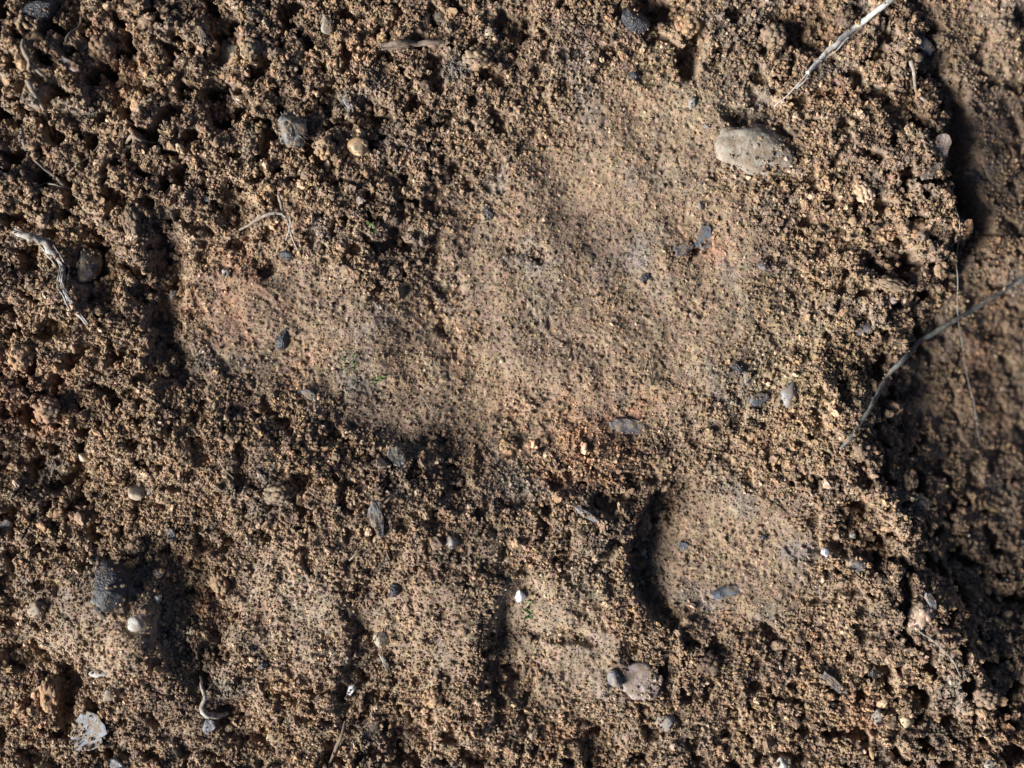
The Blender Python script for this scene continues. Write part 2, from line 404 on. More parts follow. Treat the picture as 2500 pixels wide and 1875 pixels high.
# ------------------------------------------------------------------ mesh helpers
def link(name, me, mat, parent=None, loc=(0, 0, 0), rot=None):
    o = bpy.data.objects.new(name, me)
    if mat and not me.materials: me.materials.append(mat)
    COL.objects.link(o)
    o.location = loc
    if rot is not None: o.rotation_euler = rot
    if parent: o.parent = parent
    return o
def tag(o, label, cat, group=None):
    o['label'] = label; o['category'] = cat
    if group: o['group'] = group
    return o
def finish(bm, name, smooth=True):
    bmesh.ops.recalc_face_normals(bm, faces=bm.faces)
    me = bpy.data.meshes.new(name); bm.to_mesh(me); bm.free()
    if smooth: me.polygons.foreach_set('use_smooth', [True] * len(me.polygons))
    return me

# ------------------------------------------------------------------ the ground
ny, nx = GX.shape
V = np.empty((nx * ny, 3), np.float32)
V[:, 0] = ((GX - 1250) * S).ravel(); V[:, 1] = ((937.5 - GY) * S).ravel(); V[:, 2] = (GH * S).ravel()
idx = np.arange(nx * ny, dtype=np.int32).reshape(ny, nx)
F = np.stack([idx[:-1, :-1], idx[1:, :-1], idx[1:, 1:], idx[:-1, 1:]], -1).reshape(-1, 4)
gm = bpy.data.meshes.new('ground')
gm.vertices.add(len(V)); gm.vertices.foreach_set('co', V.ravel())
gm.loops.add(F.size); gm.loops.foreach_set('vertex_index', F.ravel())
gm.polygons.add(len(F)); gm.polygons.foreach_set('loop_start', np.arange(0, F.size, 4, dtype=np.int32))
gm.polygons.foreach_set('use_smooth', np.ones(len(F), bool))
gm.update(calc_edges=True)
ground = link('ground', gm, M_SOIL)
ground['kind'] = 'structure'
ground['label'] = 'brown crumbly soil with a large paw print pressed into it'

# ------------------------------------------------------------------ things lying on the soil
KEEP = []     # footprints that loose crumbs mostly stay out of: (x, y, rx, ry, rot[, z of middle, half height, dustiness])

def blob_bm(sub, rx, ry, rz, amp, freq, seed, pinch=0.0, facet=0.0):
    bm = bmesh.new()
    bmesh.ops.create_icosphere(bm, subdivisions=sub, radius=1.0)
    off = Vector((seed * 3.17, seed * 1.31, seed * 2.3))
    fr = Matrix.Rotation(seed * 7.3, 3, 'Z') @ Matrix.Rotation(seed * 3.1, 3, 'X')
    for v in bm.verts:
        p = v.co.normalized()
        d = 1 + amp * mnoise.noise(p * freq + off) + amp * .5 * mnoise.noise(p * freq * 2.3 - off)
        q = p * d
        if facet:
            for j, f in enumerate(FACETS):
                fn = fr @ Vector(f).normalized()
                ex = q.dot(fn) - (.84 - .5 * facet + .06 * math.sin(seed * 5 + j * 2.1))
                if ex > 0: q -= fn * ex * .85
        if pinch: q.y *= 1 - pinch * abs(q.x) ** 1.5; q.z *= 1 - pinch * abs(q.x) ** 1.5
        v.co = Vector((q.x * rx, q.y * ry, q.z * rz)) * S
    return bm
FACETS = [(1, .3, .6), (-.8, .5, .7), (.2, -1, .5), (-.3, -.5, 1), (.5, .9, .2), (-1, -.4, 0), (.7, -.6, -.3), (0, .4, -1), (.1, .5, .9)]

def pebble(name, x, y, rx, ry, rot, mat, label, cat='pebble', rz=None, sink=.35, amp=.26, freq=1.5, pinch=0., facet=.3, lift=0., tiltx=0., keep=.95, sub=3, group=None, dust=.09):
    rz = rz or .75 * min(rx, ry)
    me = finish(blob_bm(sub, rx, ry, rz, amp, freq, x * .013 + y * .007, pinch, facet), name)
    if dust == .09 and (int(x), int(y)) not in ((340, 1202), (360, 1507), (875, 360), (2010, 1346)):
        dust = .38; lift *= .35; sink = min(sink + .13, .54)
    z = top(x, y) + rz * (1 - 2 * sink) + lift
    o = link(name, me, MAT[mat], None, W(x, y, z), (math.radians(tiltx), 0, math.radians(-rot)))
    tag(o, label, cat, group)
    if keep: KEEP.append((x, y, rx * keep, ry * keep, rot, z, rz * .9, dust))
    return o

def flake(name, x, y, rx, ry, rot, mat, label, cat='chip', th=5., n=18, jag=.2, lift=6., tilt=(8, 10), curl=0., keep=.95, layers=1, box=0., dust=.32, smooth=False):
    """thin irregular chip with broken edges and an uneven face"""
    r = random.Random(int(x * 7 + y * 13))
    bm = bmesh.new()
    rings = []
    prof = [(.0, 1.0), (.3, 1.0), (.55, 1.0), (.78, .98), (.93, .9), (1.0, .45), (1.0, -.55), (.8, -1), (.4, -1.0), (.0, -1.0)]
    jags = [1 + jag * (1.5 * mnoise.noise(Vector((1.7 * math.cos(6.2832 * i / n), 1.7 * math.sin(6.2832 * i / n), x * .37 + y * .11))) + .38 * r.uniform(-1, 1)) for i in range(n)]
    lift *= .4
    def outl(a):
        c, s = math.cos(a), math.sin(a)
        if box:
            k = (abs(c) ** (2 + 6 * box) + abs(s) ** (2 + 6 * box)) ** (-1 / (2 + 6 * box))
            return c * k, s * k
        return c, s
    for pr, ph in prof:
        if pr == 0:
            rings.append([bm.verts.new((0, 0, ph * th * S))]); continue
        ring = []
        for i in range(n):
            a = 2 * math.pi * i / n
            c, s = outl(a)
            k = pr * jags[i]
            px, py = c * rx * k, s * ry * k
            pz = ph * th * (1 + .5 * mnoise.noise(Vector((px * .06, py * .06, x * .1)))) + curl * (px / rx) ** 2 * rx + .18 * th * r.uniform(-1, 1) * pr
            ring.append(bm.verts.new((px * S, py * S, pz * S)))
        rings.append(ring)
    for a, b in zip(rings[:-1], rings[1:]):
        for i in range(n):
            j = (i + 1) % n
            if len(a) == 1: bm.faces.new((a[0], b[i], b[j]))
            elif len(b) == 1: bm.faces.new((a[i], b[0], a[j]))
            else: bm.faces.new((a[i], b[i], b[j], a[j]))
    me = finish(bm, name, smooth=smooth)
    o = link(name, me, MAT[mat], None, W(x, y, top(x, y) + th * .3 + lift), (math.radians(tilt[0]), math.radians(tilt[1]), math.radians(-rot)))
    tag(o, label, cat)
    if keep: KEEP.append((x, y, rx * keep, ry * keep, rot, top(x, y) + lift + th * .3, th, dust))
    return o

def spline(pts, seg=8):
    P = [np.array(p, float) for p in pts]
    P = [2 * P[0] - P[1]] + P + [2 * P[-1] - P[-2]]
    out = []
    for i in range(1, len(P) - 2):
        for k in range(seg):
            t = k / seg
            a, b, c, d = P[i - 1], P[i], P[i + 1], P[i + 2]
            out.append(.5 * ((2 * b) + (c - a) * t + (2 * a - 5 * b + 4 * c - d) * t * t + (3 * b - a - 3 * c + d) * t ** 3))
    out.append(P[-2])
    return out

def tube_bm(pts, ring=7, wob=.12, seed=0, bm=None, flat=1.0):
    """pts: (x, y, z, r) in u, absolute"""
    bm = bm or bmesh.new()
    rings = []
    for i, p in enumerate(pts):
        a = pts[max(i - 1, 0)]; b = pts[min(i + 1, len(pts) - 1)]
        t = Vector((b[0] - a[0], -(b[1] - a[1]), b[2] - a[2])).normalized()
        s = t.cross(Vector((0, 0, 1)))
        s = s.normalized() if s.length > 1e-4 else Vector((1, 0, 0))
        u = s.cross(t).normalized()
        c = Vector(W(p[0], p[1], p[2]))
        rg = []
        for k in range(ring):
            an = 2 * math.pi * k / ring
            rr = p[3] * (1 + wob * mnoise.noise(Vector((i * .45, k * 1.1, seed * 3.7 + .5))) * 1.6)
            rg.append(bm.verts.new(c + (s * math.cos(an) + u * math.sin(an) * flat) * rr * S))
        rings.append(rg)
    for a, b in zip(rings[:-1], rings[1:]):
        for k in range(ring):
            j = (k + 1) % ring
            bm.faces.new((a[k], a[j], b[j], b[k]))
    bm.faces.new(rings[0][::-1]); bm.faces.new(rings[-1])
    return bm

def strand_pts(pts, lift=0., seg=8, jitter=0., seed=0):
    """pts (x, y, r[, lift]) draped over the soil"""
    full = [(p[0], p[1], p[2], (p[3] if len(p) > 3 else 0.)) for p in pts]
    sp = spline(full, seg)
    zs = np.array([top(p[0], p[1]) for p in sp])
    k = min(7, len(zs) // 2 * 2 - 1) if len(zs) > 4 else 1
    if k >= 3:
        pad = np.pad(zs, k // 2, mode='edge')
        zs = np.convolve(pad, np.ones(k) / k, 'valid')
    out = []
    for i, p in enumerate(sp):
        jx = jitter * mnoise.noise(Vector((i * .5, seed, 1.3))); jy = jitter * mnoise.noise(Vector((i * .5, seed, 7.9)))
        jx += 2.2 * mnoise.noise(Vector((i * .23, seed * .7, 4.1))); jy += 2.2 * mnoise.noise(Vector((i * .23, seed * .7, 9.4)))
        out.append((p[0] + jx, p[1] + jy, zs[i] + p[2] * .6 + p[3] * .85 + lift, max(p[2] * .78, .6)))
    return out

def strand(name, pts, mat, label, cat='root', lift=3., ring=7, wob=.2, jitter=0., branches=(), keep=True, flat=1.0):
    """a root, twig or fibre; its origin sits at its middle; branches are parts"""
    P = strand_pts(pts, lift, jitter=jitter, seed=pts[0][0])
    mid = P[len(P) // 2]
    c = Vector(W(mid[0], mid[1], mid[2]))
    def mk(nm, PP):
        bm = tube_bm(PP, ring, wob, PP[0][0] * .1, flat=flat)
        for v in bm.verts: v.co -= c
        return finish(bm, nm)
    if branches:
        o = bpy.data.objects.new(name, None); COL.objects.link(o); o.location = c; o.empty_display_size = .002
        link('stem', mk('stem', P), MAT[mat], o)
        for b in branches:
            link('branch', mk('branch', strand_pts(b, lift, jitter=jitter, seed=b[0][1])), MAT[mat], o)
    else:
        o = link(name, mk(name, P), MAT[mat], None, c)
    tag(o, label, cat)
    if keep:
        for p in P[::3]: KEEP.append((p[0], p[1], max(p[3], 3), max(p[3], 3), 0, p[2], p[3], .10))
    return o

# ---- pebbles and grains
pebble('pebble', 875, 360, 30, 27, 20, 'orange', 'smooth orange and cream pebble right of the fuzzy grey lump', amp=.14, sink=.25, lift=6)
pebble('pebble', 340, 1202, 24, 23, 0, 'cream', 'round cream pebble alone on the dark rough soil at left', sink=.25, lift=8, amp=.1)
pebble('pebble', 200, 1118, 19, 13, 30, 'yellow', 'small yellowish pebble up and left of the round cream pebble', sink=.25, lift=6)
pebble('pebble', 360, 1507, 23, 21, 10, 'white', 'round white pebble just below the black charred lump', sink=.2, lift=10, amp=.08)
pebble('pebble', 100, 1485, 26, 24, 40, 'tan', 'tan angular stone left of the black charred lump', amp=.3, sink=.3, lift=4)
pebble('pebble', 260, 1632, 29, 11, -4, 'white', 'flat cream sliver of stone below the lit mound at lower left', sink=.3, lift=3)
pebble('pebble', 283, 1682, 24, 20, -30, 'palegrey', 'dull pale stone half buried under the flat cream sliver', sink=.45)
pebble('pebble', 1924, 962, 22, 34, 15, 'grey', 'smooth grey translucent pebble on the bright right edge of the pad print', sink=.4, amp=.08, facet=.1, lift=3)
pebble('pebble', 2010, 1346, 13, 11, 30, 'bright', 'bright white grain at the right edge of the deep toe print', 'grain', sink=.2, lift=6)
pebble('pebble', 2086, 1308, 11, 10, 0, 'white', 'white grain up and right of the bright one by the deep toe print', 'grain', sink=.2, lift=6)
pebble('pebble', 2108, 1368, 10, 7, 20, 'white', 'small pale grain lying on the purplish black crumbs at right', 'grain', sink=.2, lift=8)
pebble('pebble', 930, 1556, 25, 23, 0, 'palegrey', 'pale dusty stone between the two lower toe prints', sink=.45, amp=.25)
pebble('pebble', 662, 1800, 14, 12, 0, 'yellow', 'small creamy grain near the bottom edge left of the thin twig', 'grain', sink=.25, lift=5)
pebble('pebble', 1625, 1762, 26, 23, 20, 'grey', 'grey lump of stone down and right of the pink shell', amp=.25, sink=.4)
pebble('pebble', 1302, 1792, 12, 18, 15, 'tan', 'small tan stone standing at the bottom below the middle toe print', sink=.3, lift=4)
pebble('pebble', 2212, 1760, 23, 17, 35, 'yellow', 'oval tan pebble near the lower right corner', sink=.3, lift=5)
pebble('pebble', 2142, 1752, 17, 24, 10, 'grey', 'grey oval pebble just left of the oval tan pebble', sink=.35, lift=2)
pebble('pebble', 2162, 1848, 28, 24, 50, 'tan', 'dull brown stone at the bottom edge below the oval tan pebble', sink=.4, amp=.22)
pebble('pebble', 1908, 1862, 22, 26, 0, 'white', 'greyish white stone cut by the bottom edge of the picture', sink=.35, lift=2)
pebble('pebble', 2412, 1862, 17, 15, 0, 'grey', 'pale grey pebble at the bottom edge in the far right corner', sink=.3)
pebble('pebble', 882, 490, 12, 13, 0, 'pink', 'pinkish white pebble on the ridge above the left toe print', sink=.25, lift=6)
pebble('pebble', 506, 488, 13, 10, 10, 'white', 'small whitish pebble on bright crumbs above the left toe print', sink=.25, lift=6)
pebble('pebble', 375, 724, 7, 5, -20, 'white', 'tiny white grain in the shadow of the left toe print', 'grain', sink=.15, lift=8, sub=2)
pebble('pebble', 412, 718, 11, 15, 20, 'grey', 'grey grain beside the tiny white one in the left toe shadow', 'grain', sink=.15, lift=8)
pebble('pebble', 553, 664, 12, 13, 0, 'bluepale', 'bluish white grain inside the left toe print', 'grain', sink=.25, lift=4)
pebble('pebble', 993, 859, 7, 7, 0, 'cream', 'tiny cream grain on the smooth floor left of the print centre', 'grain', sink=.2, lift=2, sub=2)
pebble('pebble', 1226, 881, 9, 9, 0, 'yellow', 'tiny yellowish grain on the smooth floor near the print centre', 'grain', sink=.25, lift=2, sub=2)
pebble('pebble', 1862, 650, 14, 13, 0, 'blue', 'dark green grey grain at the right of the pad print', 'grain', sink=.35, lift=2)
pebble('pebble', 1822, 920, 12, 17, 10, 'grey', 'small grey green stone left of the translucent grey pebble', sink=.35, lift=3)
pebble('pebble', 1122, 1176, 11, 14, 25, 'cream', 'cream grain on the lip below the pad print', 'grain', sink=.25, lift=5)
pebble('pebble', 1106, 1317, 16, 18, 0, 'grey', 'grey stone on the shaded step above the middle toe print', sink=.35, lift=3)
pebble('pebble', 1710, 502, 10, 13, 0, 'bluepale', 'pale bluish grain near the top right of the pad print', 'grain', sink=.35, lift=2)
pebble('pebble', 725, 172, 8, 9, 0, 'white', 'small white grain above the fuzzy grey lump', 'grain', sink=.2, lift=8, sub=2)
pebble('pebble', 357, 178, 10, 8, 0, 'orange', 'tiny orange stone in the dark hollow at upper left', sink=.2, lift=6, sub=2)
pebble('pebble', 2216, 322, 16, 18, 0, 'yellow', 'cream grain on the ridge right of the pale flat stone', 'grain', sink=.25, lift=8)
pebble('pebble', 2176, 735, 12, 10, 40, 'pink', 'pinkish pebble on the bank below the two cream clods', sink=.2, lift=8)
pebble('pebble', 2237, 802, 10, 7, 30, 'cream', 'small cream grain on the dark bank above the long dark straw', 'grain', sink=.2, lift=8, sub=2)
pebble('pebble', 1196, 82, 16, 17, 0, 'cream', 'pale yellowish grain at the top right of the short brown stalk', 'grain', sink=.25, lift=6)
pebble('pebble', 1072, 42, 17, 26, -25, 'palegrey', 'dusty pale stone near the top edge above the short brown stalk', sink=.35, amp=.25)
pebble('pebble', 798, 62, 19, 32, -15, 'palegrey', 'long dusty grey stone near the top edge left of the brown stalk', sink=.45, amp=.25)
pebble('pebble', 1690, 252, 14, 18, 10, 'bluepale', 'faint pale blue stone left of the pale flat stone', sink=.5, amp=.15)
pebble('pebble', 1726, 308, 9, 8, 0, 'blue', 'small shiny blue grain at the left tip of the pale flat stone', 'grain', sink=.3, lift=3)
pebble('pebble', 376, 1196, 7, 12, 25, 'bluepale', 'thin pale blue grain touching the right of the round cream pebble', 'grain', sink=.25, lift=5, sub=2)
pebble('pebble', 395, 1394, 16, 13, 20, 'pink', 'pinkish grey stone up and right of the black charred lump', sink=.3, lift=4)
pebble('pebble', 395, 1455, 13, 12, 0, 'white', 'whitish stone in the hollow right of the black charred lump', sink=.25, lift=6)
pebble('pebble', 2465, 1640, 10, 14, 30, 'grey', 'small grey stone at the right edge in the lower corner', sink=.25, lift=4)

# the black charred lump, the pale flat stone, the fuzzy lump
def compound(name, x, y, label, cat):
    o = bpy.data.objects.new(name, None); COL.objects.link(o); o.empty_display_size = .002
    o.location = W(x, y, top(x, y)); tag(o, label, cat); return o
def part_blob(parent, pname, x, y, dz, rx, ry, rz, rot, mat, amp=.2, freq=1.4, sub=3, pinch=0., tilt=0.):
    me = finish(blob_bm(sub, rx, ry, rz, amp, freq, x * .01 + y * .02 + rz, pinch, .2), pname)
    o = link(pname, me, MAT[mat], parent)
    o.location = Vector(W(x, y, 0)) * Vector((1, 1, 0)) if False else Vector((W(x, y)[0] - parent.location.x, W(x, y)[1] - parent.location.y, dz * S))
    o.rotation_euler = (math.radians(tilt), 0, math.radians(-rot)); return o

lump = compound('charred_lump', 293, 1425, 'black charred nut-like lump with a pale crust, lower left of the print', 'lump')
part_blob(lump, 'core', 295, 1420, 20, 47, 66, 42, -10, 'char', .16, 2.2, 4)
for (cx_, cy_, r_) in ((258, 1452, 10), (262, 1475, 8), (270, 1492, 9), (281, 1503, 7), (254, 1432, 8), (268, 1462, 6), (285, 1488, 6)):
    part_blob(lump, 'crust', cx_, cy_, 34 - abs(cx_ - 262) * .3 - abs(cy_ - 1462) * .3, r_, r_ * 1.3, r_ * .6, cx_, 'mould', .3, 2, 2)
KEEP.append((295, 1420, 44, 62, -10, top(293, 1425) + 20, 38, .14))

pebble('dark_stone', 115, 42, 52, 30, -6, 'char', 'long black glossy stone in the upper left corner', 'stone', rz=30, sink=.3, lift=6, amp=.2, freq=2.2, sub=4, dust=.05)
pebble('dark_stone', 1546, 52, 46, 26, 40, 'char', 'black oval stone leaning by the top edge above the pad print', 'stone', rz=26, sink=.3, lift=4, amp=.16, freq=2, sub=4, dust=.05)
pebble('dark_stone', 205, 655, 40, 58, 15, 'seed', 'dull dark lump sunk in the hollow beside the white root', 'stone', rz=26, sink=.5, lift=0, amp=.5, freq=2.4, dust=.4)
pebble('charcoal_piece', 690, 828, 20, 34, 15, 'char', 'black charcoal piece at the lower edge of the left toe print', 'charcoal', sink=.4, amp=.35, freq=2.2, lift=3)
pebble('charcoal_piece', 702, 622, 22, 17, 20, 'char', 'small charcoal piece in the hollow below the arched root', 'charcoal', sink=.4, amp=.35, freq=2.2)
pebble('charcoal_piece', 1192, 512, 13, 24, -25, 'char', 'small black sliver of charcoal in the upper left of the pad print', 'charcoal', sink=.45, amp=.3, freq=2)
pebble('charcoal_piece', 1550, 182, 15, 12, 20, 'char', 'tiny charcoal bit below the black oval stone', 'charcoal', sink=.35, amp=.35, freq=2, lift=2)
pebble('charcoal_piece', 1578, 676, 16, 11, -30, 'char', 'tiny charcoal bit near the middle of the pad print', 'charcoal', sink=.4, amp=.4, freq=2, lift=2)
pebble('charcoal_piece', 1800, 898, 21, 13, 30, 'char', 'small black bit touching the grey green stone', 'charcoal', sink=.35, amp=.35, freq=2, lift=2)
pebble('charcoal_piece', 1865, 1312, 13, 9, 10, 'char', 'tiny black bit on the bright wall of the deep toe print', 'charcoal', sink=.35, amp=.35, freq=2, lift=2)
pebble('charcoal_piece', 2092, 1378, 30, 20, 40, 'seed', 'purplish black crumbly lump at the right of the deep toe print', 'charcoal', sink=.35, amp=.4, freq=2.4, lift=4)
pebble('charcoal_piece', 2136, 1648, 19, 24, -25, 'char', 'black and white specked lump in the lower right', 'charcoal', sink=.35, amp=.35, freq=2.2, lift=3)
pebble('charcoal_piece', 970, 1432, 16, 20, 10, 'char', 'small black bit above the pale dusty stone', 'charcoal', sink=.35, amp=.35, freq=2.2, lift=3)
pebble('charcoal_piece', 648, 1618, 16, 14, 0, 'char', 'black bit low on the left of the small lower left toe print', 'charcoal', sink=.35, amp=.35, freq=2.2, lift=2)
pebble('charcoal_piece', 2110, 800, 30, 22, -30, 'seed', 'bluish black lump on the bank above the long dark straw', 'charcoal', sink=.4, amp=.3, freq=2, lift=2)

flat = pebble('flat_stone', 1842, 368, 100, 58, 12, 'palegrey', 'broad pale grey flat stone bedded in soil at upper right', 'stone', rz=22, sink=.42, lift=2, amp=.20, freq=1.8, sub=4, keep=.95, dust=.8, facet=.0)
fz = compound('fuzzy_lump', 722, 322, 'fuzzy grey mouldy lump with a dark middle, upper left of the pad', 'lump')
part_blob(fz, 'core', 722, 322, 16, 36, 48, 26, -15, 'mould', .3, 2.6, 4)
part_blob(fz, 'dark_middle', 716, 326, 27, 20, 24, 19, -15, 'char', .3, 2.4, 3)
for i in range(34):
    a = random.uniform(0, 6.283); q = random.uniform(.35, 1.0)
    x0 = 722 + 38 * q * math.cos(a); y0 = 322 + 48 * q * math.sin(a)
    a2 = a + random.uniform(-1.2, 1.2); ln = random.uniform(9, 20)
    h0 = 38 - 26 * q * q
    P = [(x0 - 722 + t * ln * math.cos(a2), y0 - 322 + t * ln * math.sin(a2), h0 - 4 + 5 * math.sin(t * 3.1) - 8 * t, .9) for t in (0, .3, .6, 1)]
    bm = tube_bm([(p[0] + 1250, p[1] + 937.5, p[2], p[3]) for p in P], 4, .1, i)
    link('mould_thread', finish(bm, 'mould_thread'), MAT['hairpale'], fz)
KEEP.append((722, 322, 34, 46, -15, top(722, 322) + 14, 28, .22))

# ---- chips and flakes
flake('chip', 214, 126, 13, 21, 20, 'bluepale', 'pale blue chip in the upper left below the long black stone', th=5, lift=10)
flake('bark_flake', 552, 136, 25, 34, 35, 'bark', 'grey weathered bark flake with grooves near the upper left', 'bark', th=9, lift=10, tilt=(14, -12), box=.4)
flake('bark_flake', 508, 104, 8, 22, -15, 'bark', 'narrow grey bark sliver left of the grooved bark flake', 'bark', th=5, lift=8)
flake('chip', 855, 258, 9, 17, -30, 'bluepale', 'narrow bluish chip above the orange and cream pebble', th=4, lift=8)
flake('chip', 2252, 99, 38, 14, 38, 'blue', 'dark blue grey slate chip right of the long pale straw', th=7, lift=10, tilt=(-14, 6), box=.6, jag=.12)
flake('chip', 427, 1302, 8, 15, 5, 'blue', 'small upright blue grey chip above the black charred lump', th=6, lift=8, box=.5)
flake('chip', 12, 1285, 14, 17, 20, 'bluepale', 'pale blue chip cut by the left edge of the picture', th=6, lift=8)
flake('seed_husk', 1533, 1040, 45, 20, 5, 'seed', 'flat grey purple seed husk lying below the pad print', 'seed', th=6, lift=3, tilt=(6, 4), jag=.1, n=22)
flake('chip', 1430, 1251, 34, 8, 32, 'bluepale', 'thin white blade-like chip left of the deep toe print', th=4, lift=8, jag=.12)
flake('chip', 1672, 1336, 16, 9, 20, 'blue', 'small dark green chip in the shaded part of the deep toe print', th=4, lift=3)
flake('chip', 1778, 1448, 44, 17, -12, 'blue', 'flat blue grey chip on the floor of the deep toe print', th=5, lift=1, jag=.15)
flake('chip', 1852, 974, 24, 15, -25, 'blue', 'dark grey chip left of the translucent grey pebble', th=5, lift=4)
flake('leaf_fragment', 222, 1786, 50, 40, -30, 'bluepale', 'torn pale blue grey leaf fragment in the lower left corner', 'leaf', th=1.8, lift=9, jag=.30, n=22, curl=.05, tilt=(3, -5), dust=.45)
flake('chip', 290, 1862, 24, 12, 35, 'bluepale', 'pale chip at the bottom edge below the torn leaf fragment', th=5, lift=6)
flake('chip', 858, 1682, 8, 16, 15, 'bright', 'small white triangular chip in the dark gap between toe prints', th=4, lift=14, n=5, jag=.3)
flake('chip', 940, 1616, 6, 24, -28, 'white', 'pale curved chip under the pale dusty stone', th=4, lift=8, jag=.2)
pebble('crystal_chip', 1268, 1452, 17, 20, 20, 'bright', 'brilliant white crystalline chip at the top of the middle toe print', 'crystal', rz=13, sink=.3, lift=3, amp=.5, freq=2.4, facet=.6, dust=.12)
flake('shell', 1562, 1662, 50, 46, 30, 'pink', 'pinkish grey oval shell piece with a raised rim at bottom centre', 'shell', th=9, lift=0, jag=.12, n=30, curl=.05, tilt=(2, 4), dust=.7, smooth=True)
pebble('seed', 1500, 1652, 19, 28, -30, 'blue', 'smooth blue grey seed against the left of the pink shell', 'seed', rz=13, sink=.4, lift=2, amp=.12, facet=.15, pinch=.25, dust=.15)
flake('chip', 2262, 1462, 11, 23, -30, 'bluepale', 'pale blue chip standing among clods at the lower right', th=5, lift=8)
flake('chip', 2290, 362, 24, 34, 25, 'pink', 'pinkish flake on the ridge next to the black cleft', th=6, lift=8)
flake('chip', 2262, 424, 34, 11, -35, 'bark', 'narrow purple grey flake just left of the black cleft', th=5, lift=8)
flake('chip', 1720, 578, 24, 28, 10, 'blue', 'faint blue grey flake pressed into the right of the pad print', th=3, lift=0, jag=.3)
flake('chip', 1668, 606, 26, 15, -20, 'seed', 'dark crumbly flake beside the faint blue grey one', th=5, lift=2, jag=.35)
flake('chip', 755, 962, 20, 11, 30, 'blue', 'blue grey chip below the left toe print', th=4, lift=3)
flake('scrap', 972, 1112, 20, 28, -25, 'mould', 'grey mouldy scrap left of the cream grain', 'scrap', th=7, lift=3, jag=.3)
flake('scrap', 928, 1256, 15, 50, -8, 'mould', 'long pale fibrous scrap in the rough soil left of the print centre', 'scrap', th=8, lift=8, jag=.3)
flake('splinter', 198, 178, 26, 9, 32, 'pink', 'pinkish splinter of wood near the upper left corner', 'splinter', th=6, lift=8, box=.4)
flake('splinter', 2030, 1662, 40, 10, 40, 'bark', 'thin slanting bark splinter at lower right', 'splinter', th=5, lift=7, box=.4)
flake('scrap', 512, 1772, 14, 20, 10, 'bluepale', 'pale smudge-like scrap below the curled white root', 'scrap', th=4, lift=3)

# ---- stalks, roots, twigs, hairs
def straw(name, pts, mat, label, cat, splits=(), lift=6.):
    P = strand_pts(pts, lift, seg=10)
    mid = P[len(P) // 2]; c = Vector(W(mid[0], mid[1], mid[2]))
    o = bpy.data.objects.new(name, None); COL.objects.link(o); o.location = c; o.empty_display_size = .002
    def add(nm, PP, ring=9, wob=.12):
        bm = tube_bm(PP, ring, wob, PP[0][0])
        for v in bm.verts: v.co -= c
        link(nm, finish(bm, nm), MAT[mat], o)
    add('stalk', P)
    for q in splits:
        add('fibre', strand_pts(q, lift, seg=6), 5)
    tag(o, label, cat)
    for p in P[::2]: KEEP.append((p[0], p[1], p[3] + 2, p[3] + 2, 0, p[2], p[3], .12))
    return o
straw('straw', [(2215, -40, 8, 20), (2165, 12, 9, 20), (2110, 52, 9, 18), (2062, 90, 11, 16), (2010, 136, 8, 12), (1965, 185, 6, 6)], 'straw',
      'long pale straw slanting in from the top right edge', 'straw',
      [[(1990, 160, 3, 10), (1955, 196, 2.6, 6), (1925, 232, 2, 4), (1888, 262, 1.5, 2)],
       [(1985, 162, 3, 8), (1960, 200, 2.2, 5), (1940, 222, 1.6, 3)],
       [(2080, 70, 3, 26), (2064, 78, 2.4, 30), (2050, 98, 2.2, 26), (2030, 112, 2, 18)],
       [(2072, 92, 3, 20), (2040, 124, 2.4, 14), (2000, 158, 2.2, 8), (1945, 212, 1.6, 4)],
       [(2150, 20, 3, 28), (2125, 36, 2.6, 30), (2090, 58, 2.2, 28)]])
straw('straw', [(2545, 668, 8, 30), (2500, 694, 8, 30), (2420, 742, 8, 32), (2330, 792, 8, 34), (2250, 842, 8, 32), (2190, 896, 8, 28), (2147, 948, 8, 22), (2105, 1006, 7, 16), (2066, 1060, 6, 8), (2040, 1094, 4, 2)], 'strawdark',
      'long dark weathered straw crossing the shaded bank at right', 'straw',
      [[(2250, 828, 2.6, 24), (2215, 838, 2.2, 24), (2186, 840, 1.6, 18)], [(2420, 742, 2.4, 30), (2392, 752, 2, 32), (2360, 778, 1.6, 28)]])
straw('stalk', [(930, 118, 9, 6), (965, 117, 10, 6), (1010, 113, 9, 6), (1050, 111, 9, 5), (1088, 110, 7, 2)], 'rootbrown',
      'short brown broken stalk lying level near the top', 'stalk',
      [[(934, 127, 3, 12), (968, 126, 2.4, 12), (1005, 124, 2, 10)]])
strand('root', [(212, 52, 4, 12), (208, 78, 4, 12), (192, 102, 4, 9), (184, 122, 3, 4)], 'root', 'short curved tan root right of the long black stone')
strand('root', [(94, 122, 4, 6), (97, 146, 7, 10), (108, 170, 8, 10), (128, 196, 6, 8), (150, 214, 3, 4)], 'root', 'pale crooked root below the long black stone')
strand('root', [(84, 210, 5, 6), (108, 226, 8, 10), (119, 256, 6, 10), (121, 292, 4, 8), (133, 332, 3, 4)], 'root', 'grey bent root beneath the pale crooked root')
strand('root', [(68, 322, 6, 8), (72, 346, 7, 8), (76, 374, 4, 4)], 'bark', 'stubby blue grey stick near the left edge at upper left')
strand('twig', [(252, 344, 3, 10), (246, 364, 3.5, 12), (216, 392, 4, 14), (185, 422, 3, 12), (160, 432, 2.4, 6)], 'rootbrown', 'thin brown twig slanting across the rough upper left soil', 'twig')
strand('root', [(98, 398, 3, 6), (118, 416, 4, 10), (145, 438, 5, 12), (168, 460, 5, 10)], 'root', 'forked whitish root near the left edge', branches=[[(92, 466, 2.4, 6), (112, 450, 2.6, 10), (140, 455, 2.4, 11), (175, 462, 2.4, 10), (218, 468, 2, 4)]])
